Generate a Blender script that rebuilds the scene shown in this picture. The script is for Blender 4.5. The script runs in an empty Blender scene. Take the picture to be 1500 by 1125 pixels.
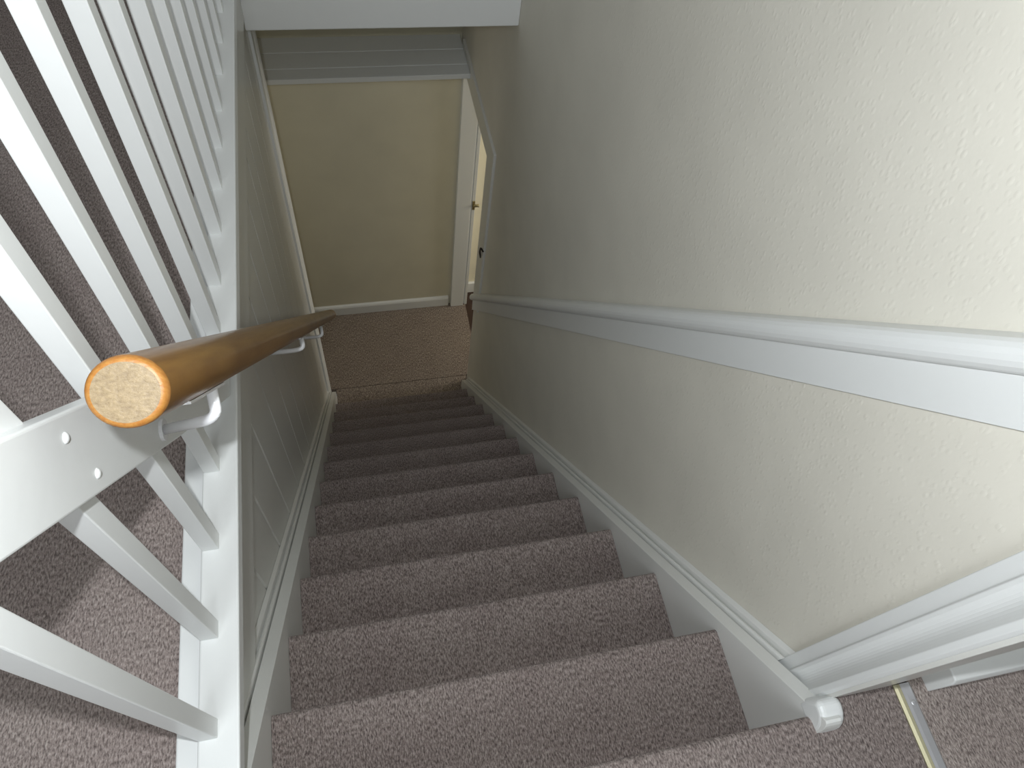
import bpy, bmesh, math, random
from mathutils import Vector, Matrix
random.seed(7)
SC = bpy.context.scene
COL = SC.collection

# ------------------------------------------------------------------ dimensions (metres)
RISE, GO = 0.22, 0.1786          # a steep cottage stair
W = 0.772                        # clear width between the strings
FLOOR = -13 * RISE               # hall floor
XR = 0.817                       # plaster face of the right wall
XL = -0.045                      # boarded face of the left wall
SLOPE = RISE / GO
Y_END = 2.345                    # end of both stair walls
Y_FAR = 2.955                    # far wall of the hall
Y_BULK = 2.126                   # face of the bulkhead over the stair
def zl(y, h=0.0):                # height of a line parallel to the flight
    return h - SLOPE * y

# ------------------------------------------------------------------ materials
def nodes(name):
    m = bpy.data.materials.new(name); m.use_nodes = True
    nt = m.node_tree; b = nt.nodes['Principled BSDF']
    return m, nt, b
def N(nt, t, **kw):
    n = nt.nodes.new(t)
    for k, v in kw.items():
        if k in n.inputs: n.inputs[k].default_value = v
        else: setattr(n, k, v)
    return n
def coords(nt, scale=(1, 1, 1), rot=(0, 0, 0)):
    tc = N(nt, 'ShaderNodeTexCoord'); mp = N(nt, 'ShaderNodeMapping')
    mp.inputs['Scale'].default_value = scale; mp.inputs['Rotation'].default_value = rot
    nt.links.new(tc.outputs['Object'], mp.inputs['Vector'])
    return mp.outputs['Vector']
def ramp(nt, fac, stops):
    r = N(nt, 'ShaderNodeValToRGB'); e = r.color_ramp.elements
    while len(e) < len(stops): e.new(0.5)
    for el, (p, c) in zip(e, stops):
        el.position = p; el.color = (*c, 1) if len(c) == 3 else c
    nt.links.new(fac, r.inputs['Fac'])
    return r.outputs['Color']
def bump(nt, b, h, strength, dist):
    n = N(nt, 'ShaderNodeBump', Strength=strength, Distance=dist)
    nt.links.new(h, n.inputs['Height']); nt.links.new(n.outputs['Normal'], b.inputs['Normal'])
def noise(nt, vec, scale, detail=2.0, rough=0.5):
    n = N(nt, 'ShaderNodeTexNoise', Scale=scale, Detail=detail, Roughness=rough)
    nt.links.new(vec, n.inputs['Vector']); return n.outputs['Fac']

def gloss_paint(name, col, rough=0.32, wave=0.12):
    m, nt, b = nodes(name)
    v = coords(nt)
    b.inputs['Base Color'].default_value = (*col, 1)
    b.inputs['Roughness'].default_value = rough
    bump(nt, b, noise(nt, v, 55, 3), wave, 0.002)
    return m
def wallpaper(name, col, strength=0.14):
    m, nt, b = nodes(name)
    v = coords(nt)
    f = noise(nt, v, 5, 3)
    c = ramp(nt, f, [(0.3, tuple(x * 0.965 for x in col)), (0.7, tuple(min(1, x * 1.03) for x in col))])
    nt.links.new(c, b.inputs['Base Color'])
    b.inputs['Roughness'].default_value = 0.7
    chip = N(nt, 'ShaderNodeTexVoronoi', Scale=125.0, Randomness=1.0)
    nt.links.new(coords(nt, (1, 1, 0.6)), chip.inputs['Vector'])
    ch = ramp(nt, chip.outputs['Distance'], [(0.12, (1, 1, 1)), (0.42, (0, 0, 0))])
    nz = noise(nt, v, 34, 2)
    gate = ramp(nt, nz, [(0.33, (0, 0, 0)), (0.52, (1, 1, 1))])
    mul = N(nt, 'ShaderNodeMix', data_type='RGBA', blend_type='MULTIPLY'); mul.inputs['Factor'].default_value = 1
    nt.links.new(ch, mul.inputs['A']); nt.links.new(gate, mul.inputs['B'])
    add = N(nt, 'ShaderNodeMix', data_type='RGBA', blend_type='ADD'); add.inputs['Factor'].default_value = 0.5
    nt.links.new(mul.outputs['Result'], add.inputs['A']); nt.links.new(noise(nt, v, 90, 3), add.inputs['B'])
    bump(nt, b, add.outputs['Result'], strength, 0.0025)
    return m
def carpet(name, dark, mid, light, scale=420):
    m, nt, b = nodes(name)
    v = coords(nt, (1.0, 0.38, 0.38))
    tuft = noise(nt, v, scale, 3, 0.65)
    broad = noise(nt, coords(nt), 9, 3)
    c1 = ramp(nt, tuft, [(0.33, dark), (0.5, mid), (0.68, light)])
    c2 = ramp(nt, broad, [(0.3, (0.90, 0.88, 0.88)), (0.7, (1.0, 1.0, 0.99))])
    mul = N(nt, 'ShaderNodeMix', data_type='RGBA', blend_type='MULTIPLY'); mul.inputs['Factor'].default_value = 1
    nt.links.new(c1, mul.inputs['A']); nt.links.new(c2, mul.inputs['B'])
    nt.links.new(mul.outputs['Result'], b.inputs['Base Color'])
    b.inputs['Roughness'].default_value = 1.0
    b.inputs['Specular IOR Level'].default_value = 0.1
    b.inputs['Sheen Weight'].default_value = 0.11
    bump(nt, b, tuft, 0.9, 0.006)
    return m
def varnished_wood(name):
    m, nt, b = nodes(name)
    v = coords(nt, (30, 1.2, 1.2), (math.radians(-52), 0, 0))
    f = noise(nt, v, 6, 4, 0.6)
    c = ramp(nt, f, [(0.3, (0.18, 0.075, 0.014)), (0.55, (0.27, 0.13, 0.026)), (0.8, (0.34, 0.18, 0.042))])
    nt.links.new(c, b.inputs['Base Color'])
    b.inputs['Roughness'].default_value = 0.34
    b.inputs['Coat Weight'].default_value = 0.35; b.inputs['Coat Roughness'].default_value = 0.18
    bump(nt, b, noise(nt, coords(nt), 40, 3), 0.1, 0.002)
    return m
def end_grain(name, a, bcol):
    m, nt, b = nodes(name)
    f = noise(nt, coords(nt, (1, 1.6, 0.7)), 220, 4, 0.7)
    nt.links.new(ramp(nt, f, [(0.3, a), (0.7, bcol)]), b.inputs['Base Color'])
    b.inputs['Roughness'].default_value = 0.45
    bump(nt, b, f, 0.25, 0.002)
    return m
def plain(name, col, rough=0.5, metal=0.0):
    m, nt, b = nodes(name)
    f = noise(nt, coords(nt), 30, 3)
    nt.links.new(ramp(nt, f, [(0.3, tuple(x * 0.9 for x in col)), (0.7, col)]), b.inputs['Base Color'])
    b.inputs['Roughness'].default_value = rough; b.inputs['Metallic'].default_value = metal
    return m

M = dict(
    white=gloss_paint('white_gloss_paint', (0.74, 0.755, 0.745), 0.36),
    panel=gloss_paint('grey_white_panel_paint', (0.66, 0.66, 0.625), 0.28),
    string=gloss_paint('string_paint', (0.74, 0.745, 0.72), 0.36),
    bulk=gloss_paint('bulkhead_paint', (0.80, 0.81, 0.80), 0.5, 0.06),
    cream=wallpaper('cream_textured_wallpaper', (0.70, 0.675, 0.595)),
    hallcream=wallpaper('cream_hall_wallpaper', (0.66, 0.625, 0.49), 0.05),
    roomcream=wallpaper('pale_cream_wallpaper', (0.78, 0.73, 0.57), 0.05),
    stair=carpet('stair_carpet', (0.105, 0.081, 0.076), (0.285, 0.236, 0.219), (0.50, 0.432, 0.405)),
    hall=carpet('hall_carpet', (0.10, 0.08, 0.065), (0.25, 0.205, 0.17), (0.44, 0.38, 0.32), 230),
    land=carpet('landing_carpet', (0.13, 0.102, 0.094), (0.33, 0.275, 0.255), (0.54, 0.465, 0.435)),
    room=carpet('room_carpet', (0.15, 0.118, 0.108), (0.38, 0.32, 0.295), (0.60, 0.52, 0.48)),
    wood=varnished_wood('varnished_handrail_wood'),
    rim=end_grain('orange_varnished_edge', (0.25, 0.09, 0.014), (0.33, 0.16, 0.035)),
    grain=end_grain('pale_end_grain', (0.145, 0.10, 0.05), (0.25, 0.185, 0.10)),
    enamel=plain('white_enamel', (0.88, 0.88, 0.90), 0.25),
    steel=plain('brushed_steel', (0.62, 0.62, 0.64), 0.35, 0.55),
    brass=plain('dull_brass', (0.55, 0.47, 0.26), 0.4, 1.0),
    lip=plain('yellowed_metal_lip', (0.44, 0.41, 0.27), 0.45, 0.6),
    dark=plain('dark_stained_boards', (0.045, 0.022, 0.013), 0.6),
    iron=plain('dark_iron', (0.03, 0.025, 0.022), 0.5, 0.6),
    ceil=plain('ceiling_white', (0.75, 0.74, 0.70), 0.8),
)

# ------------------------------------------------------------------ mesh helpers
def finish(name, bm, mat, parent=None, bevel=0.0, seg=2, smooth=False):
    bmesh.ops.remove_doubles(bm, verts=bm.verts, dist=1e-6)
    bmesh.ops.recalc_face_normals(bm, faces=bm.faces)
    me = bpy.data.meshes.new(name); bm.to_mesh(me); bm.free()
    for p in me.polygons: p.use_smooth = smooth
    o = bpy.data.objects.new(name, me); COL.objects.link(o)
    me.materials.append(mat)
    if bevel:
        md = o.modifiers.new('bevel', 'BEVEL'); md.width = bevel; md.segments = seg
        md.limit_method = 'ANGLE'; md.angle_limit = math.radians(35)
    if parent:
        o.parent = parent; o.matrix_parent_inverse = Matrix.Translation(-parent.location)
    return o
def add_box(bm, x0, x1, y0, y1, z0, z1):
    v = [bm.verts.new((x, y, z)) for x in (x0, x1) for y in (y0, y1) for z in (z0, z1)]
    for f in ((0, 1, 3, 2), (4, 6, 7, 5), (0, 4, 5, 1), (2, 3, 7, 6), (0, 2, 6, 4), (1, 5, 7, 3)):
        bm.faces.new([v[i] for i in f])
def box(name, mat, x0, x1, y0, y1, z0, z1, parent=None, bevel=0.0, seg=2):
    bm = bmesh.new(); add_box(bm, x0, x1, y0, y1, z0, z1)
    return finish(name, bm, mat, parent, bevel, seg)
def add_prism_x(bm, prof, x0, x1):           # profile in (y, z) extruded along x
    a = [bm.verts.new((x0, y, z)) for y, z in prof]; b = [bm.verts.new((x1, y, z)) for y, z in prof]
    n = len(prof)
    bm.faces.new(a); bm.faces.new(b[::-1])
    for i in range(n): bm.faces.new((a[i], a[(i + 1) % n], b[(i + 1) % n], b[i]))
def add_sweep(bm, prof, y0, y1, along):      # profile [(x, h)] swept from y0 to y1 with z = along(y, h)
    a = [bm.verts.new((x, y0, along(y0, h))) for x, h in prof]
    b = [bm.verts.new((x, y1, along(y1, h))) for x, h in prof]
    n = len(prof)
    bm.faces.new(a); bm.faces.new(b[::-1])
    for i in range(n): bm.faces.new((a[i], b[i], b[(i + 1) % n], a[(i + 1) % n]))
def add_tube(bm, pts, r, seg=14, cap=True):
    pts = [Vector(p) for p in pts]; rings = []
    up = Vector((0.3, 0.2, 1)).normalized()
    for i, p in enumerate(pts):
        t = (pts[min(i + 1, len(pts) - 1)] - pts[max(i - 1, 0)]).normalized()
        u = up.cross(t)
        if u.length < 1e-3: u = Vector((1, 0, 0)).cross(t)
        u.normalize(); w = t.cross(u); rr = r[i] if isinstance(r, (list, tuple)) else r
        rings.append([bm.verts.new(p + rr * (math.cos(k * 2 * math.pi / seg) * u + math.sin(k * 2 * math.pi / seg) * w)) for k in range(seg)])
    for a, b in zip(rings, rings[1:]):
        for k in range(seg): bm.faces.new((a[k], a[(k + 1) % seg], b[(k + 1) % seg], b[k]))
    if cap: bm.faces.new(rings[0][::-1]); bm.faces.new(rings[-1])
def smooth_path(pts, n=5, r=0.35):
    pts = [Vector(p) for p in pts]; out = [pts[0]]
    for a, b, c in zip(pts, pts[1:], pts[2:]):
        p, q = b.lerp(a, r), b.lerp(c, r)
        for i in range(n + 1):
            t = i / n; out.append((1 - t) ** 2 * p + 2 * t * (1 - t) * b + t * t * q)
    out.append(pts[-1]); return out
def add_dome(bm, c, nrm, r, h, seg=14, rings=4):
    c, nrm = Vector(c), Vector(nrm).normalized()
    u = nrm.orthogonal().normalized(); w = nrm.cross(u); prev = None
    for j in range(rings):
        t = j / rings * math.pi / 2
        ring = [bm.verts.new(c + nrm * (h * math.sin(t)) + r * math.cos(t) * (math.cos(2 * math.pi * k / seg) * u + math.sin(2 * math.pi * k / seg) * w)) for k in range(seg)]
        if prev:
            for k in range(seg): bm.faces.new((prev[k], prev[(k + 1) % seg], ring[(k + 1) % seg], ring[k]))
        prev = ring
    top = bm.verts.new(c + nrm * h)
    for k in range(seg): bm.faces.new((prev[k], prev[(k + 1) % seg], top))

def tag(o, label, cat, group=None):
    o['label'] = label; o['category'] = cat
    if group: o['group'] = group
    return o
def thing(name, label, cat, loc):
    o = bpy.data.objects.new(name, None); COL.objects.link(o); o.location = loc
    o.empty_display_size = 0.1
    return tag(o, label, cat)
def struct(o, label=None):
    o['kind'] = 'structure'
    if label: o['label'] = label
    return o

# ------------------------------------------------------------------ the shell
TOP = 2.25
D_NEAR, D_HEAD = 2.335, -1.04                 # hall doorway in the right wall
bm = bmesh.new()
add_box(bm, XR, XR + 0.09, 0.03, D_NEAR, FLOOR - 0.05, TOP)
add_box(bm, XR, XR + 0.09, D_NEAR, 3.20, D_HEAD, TOP)
add_box(bm, XR, XR + 0.09, -1.6, -0.75, -0.3, TOP)
add_box(bm, XR, XR + 0.09, -0.75, 0.03, 2.0, TOP)
struct(finish('wall_right', bm, M['cream']), 'cream textured wall right of the stairs')

# left wall: vertical painted boards with V grooves
bm = bmesh.new()
gy = [-0.02, 0.142, 0.303, 0.462, 0.621, 0.781, 0.959, 1.129, 1.29, 1.45, 1.61, 1.73, 1.89, 2.05, 2.21]
prof = [(-0.17, -0.5), (XL, -0.5)]
for y in gy: prof += [(XL, y - 0.001), (XL - 0.007, y), (XL, y + 0.009)]
prof += [(XL, Y_END), (-0.17, Y_END)]
lo = [bm.verts.new((x, y, FLOOR - 0.05)) for x, y in prof]; hi = [bm.verts.new((x, y, -0.002)) for x, y in prof]
for i in range(len(prof)):
    j = (i + 1) % len(prof); bm.faces.new((lo[i], lo[j], hi[j], hi[i]))
bm.faces.new(lo); bm.faces.new(hi)
struct(finish('wall_left', bm, M['panel']), 'painted vertical boards left of the stairs')

# rounded corner bead on the end of the left wall
bm = bmesh.new()
prof = [(XL - 0.002, Y_END + 0.006)]
for k in range(9):
    a_ = math.pi / 2 * k / 8
    prof.append((XL + 0.016 * math.cos(a_), Y_END + 0.006 - 0.040 * math.sin(a_)) if k else (XL + 0.016, Y_END + 0.006))
prof += [(XL + 0.010, Y_END - 0.036), (XL + 0.009, Y_END - 0.075), (XL - 0.002, Y_END - 0.078)]
lo = [bm.verts.new((x, y, FLOOR + 0.02)) for x, y in prof]; hi = [bm.verts.new((x, y, -0.10)) for x, y in prof]
for i in range(len(prof)):
    j = (i + 1) % len(prof); bm.faces.new((lo[i], lo[j], hi[j], hi[i]))
bm.faces.new(lo); bm.faces.new(hi)
struct(finish('trim_1', bm, M['white'], bevel=0.0015), 'white corner bead on the end of the boarded wall')

# fascia along the landing edge above the boards
struct(box('trim_2', M['panel'], XL - 0.001, -0.030, -0.45, Y_BULK, -0.268, -0.004, bevel=0.002), 'painted fascia board under the landing rail')

# bulkhead above the lower flight
struct(box('wall_bulkhead', M['bulk'], -0.034, XR, Y_BULK, Y_BULK + 0.10, -0.315, TOP, bevel=0.004), 'white painted bulkhead over the foot of the stairs')
struct(box('ceiling_hall', M['ceil'], -1.6, XR, Y_BULK + 0.10, 3.20, -0.33, -0.20), 'hall ceiling')

# far wall of the hall, recessed above the boarded ledge
bm = bmesh.new()
add_box(bm, -1.6, XR, Y_FAR, 3.20, FLOOR - 0.05, -1.0)
add_box(bm, -1.6, XR, 3.08, 3.20, -1.0, -0.33)
struct(finish('wall_far', bm, M['hallcream']), 'cream wall across the foot of the stairs')
struct(box('wall_hall_left', M['hallcream'], -1.7, -1.6, 2.2, 3.2, FLOOR - 0.05, -0.20), 'end wall of the hall')
struct(box('wall_hall_near', M['hallcream'], -1.6, -0.17, 2.2, Y_END - 0.02, FLOOR - 0.05, -0.20), 'wall backing the stairs')

# landing, upstairs
bm = bmesh.new()
add_box(bm, -1.6, -0.0765, -1.6, 2.2, -0.20, 0.0)
struct(finish('floor_landing', bm, M['land']), 'taupe carpet on the landing behind the balusters')
bm = bmesh.new()
add_box(bm, 0.0, 0.9135, -1.6, -0.03, -0.20, 0.0)
add_box(bm, W + 0.0006, 0.9135, -0.03, 0.028, -0.20, 0.0)
struct(finish('floor_stairhead', bm, M['stair']), 'taupe carpet at the head of the stairs')
struct(box('floor_bedroom', M['room'], 0.9375, 2.4, -1.6, 0.7, -0.20, 0.001), 'taupe carpet beyond the threshold strip')
struct(box('wall_bedroom', M['cream'], XR + 0.092, 2.4, 0.040, 0.12, 0.0, TOP), 'wall of the room beyond the door opening')
bm = bmesh.new()
add_prism_x(bm, [(0.040, 0.001), (0.008, 0.001), (0.008, 0.060), (0.012, 0.070), (0.040, 0.072)], 0.962, 2.4)
struct(finish('baseboard_bedroom', bm, M['white'], bevel=0.002), 'white skirting beyond the threshold strip')

# hall floor and the room to its right
struct(box('floor_hall', M['hall'], -1.6, 0.905, 2.372, Y_FAR, FLOOR - 0.05, FLOOR), 'brown carpet on the hall floor')
struct(box('floor_room', M['dark'], 0.905, 2.6, 1.2, 3.2, FLOOR - 0.05, FLOOR - 0.006), 'dark boards beyond the hall doorway')
struct(box('wall_room_far', M['roomcream'], 0.935, 2.6, 3.055, 3.2, FLOOR - 0.05, -0.33), 'pale wall seen through the hall doorway')
struct(box('wall_room_right', M['roomcream'], 2.5, 2.6, 1.2, 3.055, FLOOR - 0.05, -0.33))
struct(box('wall_room_near', M['roomcream'], XR + 0.09, 2.5, 1.2, 1.3, FLOOR - 0.05, -0.33))
struct(box('ceiling_room', M['ceil'], XR + 0.09, 2.6, 1.2, 3.2, -0.33, -0.20))
struct(box('baseboard_room', M['white'], 0.935, 2.5, 3.035, 3.055, FLOOR - 0.006, FLOOR + 0.09, bevel=0.003), 'white skirting seen through the hall doorway')

# skirting along the far wall
bm = bmesh.new()
add_prism_x(bm, [(Y_FAR, FLOOR), (Y_FAR - 0.018, FLOOR), (Y_FAR - 0.018, FLOOR + 0.072), (Y_FAR - 0.012, FLOOR + 0.084), (Y_FAR, FLOOR + 0.090)], -1.6, 0.788)
struct(finish('baseboard_far', bm, M['white'], bevel=0.002), 'white skirting along the far wall')

# lining on the far side of the hall doorway, stop bead and back edging
bm = bmesh.new()
add_box(bm, 0.803, 0.888, Y_FAR - 0.030, Y_FAR + 0.10, FLOOR, -1.0)
add_box(bm, 0.888, 0.897, Y_FAR - 0.012, Y_FAR + 0.10, FLOOR, -1.0)
add_box(bm, 0.897, 0.914, Y_FAR - 0.022, Y_FAR + 0.10, FLOOR, -1.0)
struct(finish('trim_3', bm, M['white'], bevel=0.002), 'white lining of the hall doorway against the far wall')
# architrave round the near side and head of the hall doorway
bm = bmesh.new()
ZD = -2.0
outer, inner = 2.225, D_NEAR + 0.004
prof = [(inner, ZD), (inner, D_HEAD), (3.0, D_HEAD), (3.0, D_HEAD + 0.105), (outer, D_HEAD + 0.105), (outer, ZD)]
add_prism_x(bm, prof, XR - 0.012, XR + 0.004)
add_box(bm, XR, XR + 0.095, D_NEAR - 0.002, D_NEAR + 0.012, FLOOR, D_HEAD)
struct(finish('trim_4', bm, M['panel'], bevel=0.003), 'architrave framing the hall doorway in the right wall')

# dado rail following the flight on the right wall
bm = bmesh.new()
prof = [(XR, 0.7565), (XR - 0.012, 0.760), (XR - 0.013, 0.845)]
for k in range(0, 9):                                     # rounded nose
    a = math.radians(-90 + k * 20)
    prof.append((XR - 0.013 - 0.019 * max(0, math.cos(a)) ** 0.75, 0.8745 + 0.0285 * math.sin(a)))
prof += [(XR, 0.9045)]
add_sweep(bm, prof, 0.10, D_NEAR - 0.0, lambda y, h: zl(y, h))
struct(finish('trim_5', bm, M['white'], smooth=False, bevel=0.0015), 'white dado rail sloping down the right wall')

# moulded architrave of the doorway at the head of the stairs
bm = bmesh.new()
prof = [(XR, 0.100), (XR - 0.010, 0.100), (XR - 0.012, 0.081), (XR - 0.016, 0.079), (XR - 0.016, 0.076)]
for k in range(9):
    t = k / 8; prof.append((XR - 0.016 + 0.006 * math.sin(t * math.pi) - 0.006 * t, 0.074 - 0.028 * t))
prof += [(XR - 0.024, 0.044), (XR - 0.024, 0.036), (XR - 0.020, 0.032), (XR, 0.030)]
a = [bm.verts.new((x, y, -0.12)) for x, y in prof]; b = [bm.verts.new((x, y, 2.0)) for x, y in prof]
for i in range(len(prof)):
    j = (i + 1) % len(prof); bm.faces.new((a[i], a[j], b[j], b[i]))
bm.faces.new(a); bm.faces.new(b)
struct(finish('trim_6', bm, M['white'], bevel=0.001), 'white moulded architrave at the head of the stairs')
# lining of that doorway with its stop
bm = bmesh.new()
add_box(bm, XR - 0.018, 0.908, 0.026, 0.033, 0.0, 2.0)
struct(finish('trim_7', bm, M['panel'], bevel=0.001), 'painted door lining at the head of the stairs')

# ------------------------------------------------------------------ the staircase
st = thing('staircase', 'steep carpeted staircase running down between the walls to the hall', 'staircase', (W / 2, 0, FLOOR))
nose_dy = {0: 0.011, 1: 0.004, 2: -0.004, 3: -0.002}
NOSE = [(k * GO + nose_dy.get(k, 0.0), -k * RISE) for k in range(0, 13)]
R_N = 0.011
for k, (y, z) in enumerate(NOSE):
    bm = bmesh.new()
    y_back = (NOSE[k - 1][0] - 0.035) if k else -0.03
    prof = [(y_back, z - 0.02), (y_back, z), (y - R_N, z)]
    for i in range(1, 9):
        a = math.radians(90 - i * 22.5)
        prof.append((y - R_N + R_N * math.cos(a), z - R_N + R_N * math.sin(a)))
    yb = y - 0.022
    zb = z - RISE + 0.001
    prof += [(yb, z - 2 * R_N - 0.012), (yb, zb), (y_back, zb)]
    add_prism_x(bm, prof, 0.0005, W - 0.0005)
    finish('step', bm, M['stair'], st)
bm = bmesh.new()
add_box(bm, 0.0, XR - 0.002, NOSE[12][0] - 0.03, 2.3675, FLOOR - 0.05, FLOOR + 0.002)
finish('carpet_strip', bm, M['hall'], st)['label'] = 'strip of hall carpet at the foot of the last step'
# strings: inner board with a rounded cap and a thin moulding against the wall
def string(name, x_in, x_wall, h_in, s, label):
    xm = x_in + s * 0.024
    y_cut = min((h_in - (FLOOR + 0.075)) / SLOPE, Y_END - 0.005)   # the foot is cut plumb just above the hall floor
    top = [(-0.012 * math.cos(math.pi / 2 * i / 5), h_in * math.sin(math.pi / 2 * i / 5)) for i in range(6)]
    top += [(y_cut * i / 8, zl(y_cut * i / 8, h_in)) for i in range(1, 9)]
    low = [(y, max(FLOOR, zl(max(y, 0), -0.33))) for y, z in top]
    bm = bmesh.new(); cols = []
    for (y, z), (y2, z2) in zip(top, low):
        cols.append([bm.verts.new((x_in, y, z)), bm.verts.new((xm, y, z)), bm.verts.new((xm, y2, z2)), bm.verts.new((x_in, y2, z2))])
    for p, q in zip(cols, cols[1:]):
        for i in range(4): bm.faces.new((p[i], p[(i + 1) % 4], q[(i + 1) % 4], q[i]))
    bm.faces.new(cols[0]); bm.faces.new(cols[-1])
    finish('string_board', bm, M['string'], st, bevel=0.002)
    if s > 0:                                                      # rounded painted end against the architrave
        bm = bmesh.new()
        add_prism_x(bm, [(0.034, -0.02), (0.034, 0.002)] + [(0.016 + 0.029 * math.cos(a) * -1, 0.034 * math.sin(a)) for a in [math.pi * 0.62 - i * math.pi * 0.62 / 7 for i in range(8)]] + [(-0.013, -0.02)], x_in - 0.001, x_in + 0.036)
        finish('string_end', bm, M['white'], st, bevel=0.010, seg=4)['label'] = 'thickly painted rounded end of the right string'
    bm = bmesh.new()
    xe = x_wall - s * 0.0004
    pr = [(xm, h_in - 0.06), (xm, h_in - 0.014), (xm + s * 0.003, h_in - 0.013), (xm + s * 0.0035, h_in + 0.007), (xm + s * 0.006, h_in + 0.012), (xm + s * 0.0095, h_in + 0.010), (xm + s * 0.011, h_in + 0.001), (xm + s * 0.013, h_in + 0.002), (xm + s * 0.0135, h_in + 0.022), (xe, h_in + 0.032), (xe, h_in - 0.06)]
    add_sweep(bm, pr, 0.098 if s > 0 else -0.02, y_cut - 0.004, lambda y, h: zl(y, h))
    finish('string_moulding', bm, M['string'], st, bevel=0.001)
string('string_right', W, XR, 0.036, 1, '')
string('string_left', 0.0, XL, 0.060, -1, '')

# ------------------------------------------------------------------ balustrade on the landing edge
bal = thing('balustrade', 'white painted balustrade with square balusters along the landing edge', 'balustrade', (-0.03, 0.9, 0.0))
box('base_rail', M['white'], -0.047, 0.004, -0.5, Y_BULK, 0.0, 0.030, bal, bevel=0.003, seg=3)
box('nosing_strip', M['white'], -0.0775, -0.046, -0.5, Y_BULK, 0.0, 0.011, bal, bevel=0.003, seg=3)
bm = bmesh.new(); s = 0.0116
add_box(bm, -s, s, -s, s, 0, 0.92)
for v in bm.verts: v.co.x += 0.0075 * v.co.z / 0.92
b0 = finish('baluster', bm, M['white'], None, bevel=0.0012)
b0.location = (-0.0345, 0.142, 0.0295)
ys = [0.142, 0.265, 0.389, 0.511, 0.636, 0.763, 0.871, 0.992, 1.108, 1.222, 1.332, 1.451, 1.562, 1.677, 1.79, 1.905, 2.02]
for i, y in enumerate(ys):
    o = b0 if i == 0 else b0.copy()
    if i: COL.objects.link(o)
    o.parent = bal; o.matrix_parent_inverse = Matrix.Translation(-bal.location)
    o.location = (-0.0345 + 0.0035 * (y / 1.7), y, 0.0295)
bm = bmesh.new()
prof = [(-0.068, 0.0), (-0.068, 0.020), (-0.056, 0.040), (-0.034, 0.046), (-0.012, 0.040), (0.0, 0.020), (0.0, 0.0)]
add_sweep(bm, prof, -0.5, Y_BULK, lambda y, h: 0.945 + h)
finish('top_rail', bm, M['white'], bal, bevel=0.003)
# sloping board screwed across the balusters
mb = thing('mounting_board', 'white sloping board screwed across the balusters behind the handrail end', 'board', (-0.015, 0.4, 0.3))
bm = bmesh.new()
H0, H1 = 0.806, 0.940
ya = -0.25; yb1 = (H1 - 0.0315) / SLOPE; yb0 = (H0 - 0.0315) / SLOPE
add_prism_x(bm, [(ya, 1.173), (0.167, 0.625), (0.425, 0.286), (yb0, 0.0315), (yb1, 0.0315), (ya, zl(ya, H1))], -0.0235, -0.006)
finish('board', bm, M['white'], mb, bevel=0.0025, seg=3)
for y, z in ((0.281, 0.565), (0.280, 0.504)):
    bm = bmesh.new(); add_dome(bm, (-0.0065, y, z), (1, 0, 0), 0.0048, 0.0032)
    finish('screw_head', bm, M['white'], mb, smooth=True)

# ------------------------------------------------------------------ handrail
A, B = Vector((0.058, 0.2703, 0.6339)), Vector((0.060, 2.1667, -1.820))
hr = thing('handrail', 'varnished brown round wooden handrail with a pale cut end', 'handrail', A)
ax = (B - A).normalized(); RR = 0.0256
u = Vector((1, 0, 0)); u = (u - ax * u.dot(ax)).normalized(); w_ = u.cross(ax)
def rail_ring(bm, p, r, n=40):
    out = []
    for k in range(n):
        a = 2 * math.pi * k / n; c, s_ = math.cos(a), math.sin(a)
        d = r * (c * u * 1.03 + s_ * w_ * 0.97)
        out.append(bm.verts.new(p + d))
    return out
w_ = -w_ if w_.z < 0 else w_
def bridge(bm, a, b):
    n = len(a)
    for k in range(n): bm.faces.new((a[k], a[(k + 1) % n], b[(k + 1) % n], b[k]))
bm = bmesh.new()
r0 = rail_ring(bm, A + ax * 0.006, RR); r1 = rail_ring(bm, B, RR)
bridge(bm, r0, r1); bm.faces.new(r1)
finish('rail', bm, M['wood'], hr, smooth=True)
bm = bmesh.new(); rings = []
for d, sc in ((0.006, 1.0), (0.0034, 0.985), (0.0014, 0.94), (0.0003, 0.88), (0.0, 0.815)):
    rings.append(rail_ring(bm, A + ax * d, RR * sc))
for a, b in zip(rings, rings[1:]): bridge(bm, a, b)
finish('end_rim', bm, M['rim'], hr, smooth=True)['label'] = 'orange varnished rim of the cut end'
bm = bmesh.new()
r0 = rail_ring(bm, A - ax * 0.0001, RR * 0.822); bm.faces.new(r0)
r1 = rail_ring(bm, A + ax * 0.001, RR * 0.815); bridge(bm, r0, r1)
finish('end_face', bm, M['grain'], hr)['label'] = 'pale bare end grain'
def at(t, w, x):                                 # point beside the rail: along its axis, square to it, at x
    p = A + ax * t + w_ * w; return Vector((x, p.y, p.z))
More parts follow.
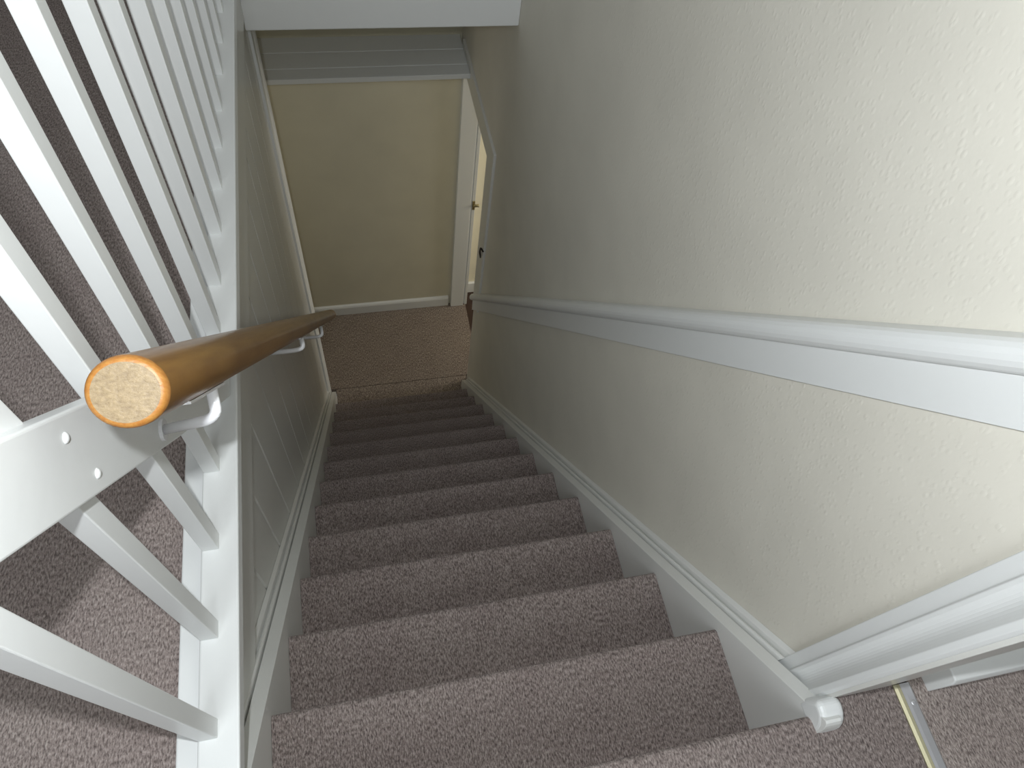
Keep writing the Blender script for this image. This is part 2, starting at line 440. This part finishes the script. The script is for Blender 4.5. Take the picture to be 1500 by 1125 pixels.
def bracket(t1, w1, t0, w0, xw):
    xr_ = (A + ax * t1).x
    bm = bmesh.new()
    add_tube(bm, smooth_path([at(t0, w0, xw), at(t1, w1, xr_ + 0.002), at(t1, -RR + 0.004, xr_)], 7, 0.28), 0.0058, 14)
    o = finish('bracket', bm, M['enamel'], hr, smooth=True)
    bm = bmesh.new()                                    # flat strap under the rail
    d = ax; n = w_ * 0.0025; s2 = u * 0.010
    P = A + ax * t1 - w_ * (RR - 0.0005)
    vs = [bm.verts.new(P + i * d + j * s2 + k * n) for i in (-0.13, 0.02) for j in (-1, 1) for k in (-0.5, 0.5)]
    for f in ((0, 1, 3, 2), (4, 6, 7, 5), (0, 4, 5, 1), (2, 3, 7, 6), (0, 2, 6, 4), (1, 5, 7, 3)): bm.faces.new([vs[i] for i in f])
    p = finish('strap', bm, M['enamel'], None); p.parent = o
    bm = bmesh.new(); e = at(t0, w0, xw); add_tube(bm, [e - Vector((0.0006, 0, 0)), e + Vector((0.003, 0, 0))], 0.012, 20)
    p = finish('wall_plate', bm, M['enamel'], None); p.parent = o
bracket(0.254, -0.058, 0.300, -0.070, -0.0055)
bracket(1.345, -0.058, 1.330, -0.058, XL + 0.0005)
bracket(2.211, -0.066, 2.190, -0.062, XL + 0.0005)

# ------------------------------------------------------------------ boarded ledge over the hall wall
lg = thing('ledge', 'white ledge of three boards projecting over the far hall wall', 'ledge', (0.35, 2.93, -0.98))
bm = bmesh.new()
for y0, y1 in ((2.790, 2.8545), (2.8552, 2.966), (2.9667, 3.0795)):
    add_box(bm, -1.595, 0.806, y0, y1, -0.982, -0.964)
finish('top_boards', bm, M['white'], lg, bevel=0.004)
bm = bmesh.new(); add_box(bm, -1.595, 0.806, 2.779, 2.7895, -0.986, -0.961)
finish('front_lip', bm, M['white'], lg, bevel=0.003)

# ------------------------------------------------------------------ small hardware
dl = thing('door_latch', 'small brass latch on the white lining of the hall doorway', 'latch', (0.912, Y_FAR - 0.022, -1.93))
box('latch_plate', M['brass'], 0.898, 0.913, Y_FAR - 0.0265, Y_FAR - 0.0205, -1.962, -1.896, dl, bevel=0.001)
bm = bmesh.new(); add_tube(bm, [(0.904, Y_FAR - 0.030, -1.926), (0.928, Y_FAR - 0.030, -1.926), (0.934, Y_FAR - 0.030, -1.926)], [0.009, 0.008, 0.011], 14)
finish('latch_bolt', bm, M['brass'], dl, smooth=True)
bm = bmesh.new()
add_tube(bm, smooth_path([(XR - 0.0125, 2.262, -1.600), (XR - 0.019, 2.262, -1.560), (XR - 0.019, 2.255, -1.520), (XR - 0.013, 2.222, -1.512)], 4), 0.0042, 8)
tag(finish('wall_hook', bm, M['iron'], smooth=True), 'small dark hook on the architrave of the hall doorway', 'hook')
ts = thing('threshold_strip', 'metal carpet threshold strip on the floor of the upstairs doorway', 'threshold strip', (0.925, -0.35, 0))
bm = bmesh.new()
add_sweep(bm, [(0.9195, 0.0005), (0.9195, 0.0075), (0.924, 0.0085), (0.934, 0.0085), (0.9385, 0.004), (0.9385, 0.0005)], -0.74, 0.0255, lambda y, h: h)
finish('metal_bar', bm, M['steel'], ts)
bm = bmesh.new()
add_sweep(bm, [(0.912, 0.0005), (0.912, 0.003), (0.9155, 0.0060), (0.9194, 0.0072), (0.9194, 0.0005)], -0.74, 0.0255, lambda y, h: h)
finish('brass_lip', bm, M['lip'], ts)['label'] = 'yellowed edge of the strip'
for y in (-0.002, -0.3, -0.6):
    bm = bmesh.new(); add_dome(bm, (0.9290, y, 0.0083), (0, 0, 1), 0.0042, 0.0015)
    finish('screw_head', bm, M['steel'], ts, smooth=True)

# ------------------------------------------------------------------ camera
cam_d = bpy.data.cameras.new('camera'); cam = bpy.data.objects.new('camera', cam_d); COL.objects.link(cam)
yaw, pitch, roll, FPX = math.radians(21.272), math.radians(58.184), math.radians(11.665), 1049.60
fwd = Vector((math.sin(yaw) * math.cos(pitch), math.cos(yaw) * math.cos(pitch), -math.sin(pitch)))
rt = Vector((math.cos(yaw), -math.sin(yaw), 0)); up = rt.cross(fwd)
r2 = math.cos(roll) * rt + math.sin(roll) * up; u2 = -math.sin(roll) * rt + math.cos(roll) * up
C0 = Vector((0.2165, -0.0064, 1.0648))
cam.matrix_world = Matrix((
    (r2.x, u2.x, -fwd.x, C0.x), (r2.y, u2.y, -fwd.y, C0.y), (r2.z, u2.z, -fwd.z, C0.z), (0, 0, 0, 1)))
cam_d.sensor_fit = 'HORIZONTAL'; cam_d.sensor_width = 36.0; cam_d.lens = FPX / 1500 * 36.0
cam_d.clip_start = 0.02
SC.camera = cam

# ------------------------------------------------------------------ light
def lamp(kind, name, loc, energy, col, **kw):
    d = bpy.data.lights.new(name, kind); d.energy = energy; d.color = col
    for k, v in kw.items(): setattr(d, k, v)
    o = bpy.data.objects.new(name, d); COL.objects.link(o); o.location = loc
    return o
# the camera's own flash, just above and left of the lens
lamp('POINT', 'camera_flash', C0 + u2 * 0.060 - r2 * 0.062, 21.0, (0.93, 0.97, 1.0), shadow_soft_size=0.010)
# daylight in the room beside the hall
o = lamp('AREA', 'room_window_light', (2.45, 2.72, -1.75), 11.0, (1.0, 0.95, 0.86), shape='RECTANGLE', size=0.7, size_y=0.6)
o.rotation_euler = (0, math.radians(90), 0)
# daylight from the far end of the hall
o = lamp('AREA', 'hall_window_light', (-1.5, 2.65, -1.4), 1.8, (1.0, 0.95, 0.85), shape='RECTANGLE', size=0.9, size_y=0.5)
o.rotation_euler = (0, math.radians(-90), 0)
# daylight from the landing window behind the camera
o = lamp('AREA', 'landing_window_light', (-0.20, -1.1, 1.95), 18.0, (0.90, 0.96, 1.0), shape='RECTANGLE', size=1.1, size_y=1.1)
o.rotation_euler = (math.radians(55), 0, math.radians(-14))
wd = bpy.data.worlds.new('world'); SC.world = wd; wd.use_nodes = True
bg = wd.node_tree.nodes['Background']
bg.inputs['Color'].default_value = (0.98, 0.98, 0.96, 1); bg.inputs['Strength'].default_value = 0.11

SC.view_settings.view_transform = 'Standard'; SC.view_settings.look = 'None'
SC.view_settings.gamma = 1.0; SC.view_settings.use_curve_mapping = False
SC.view_settings.exposure = 0.42
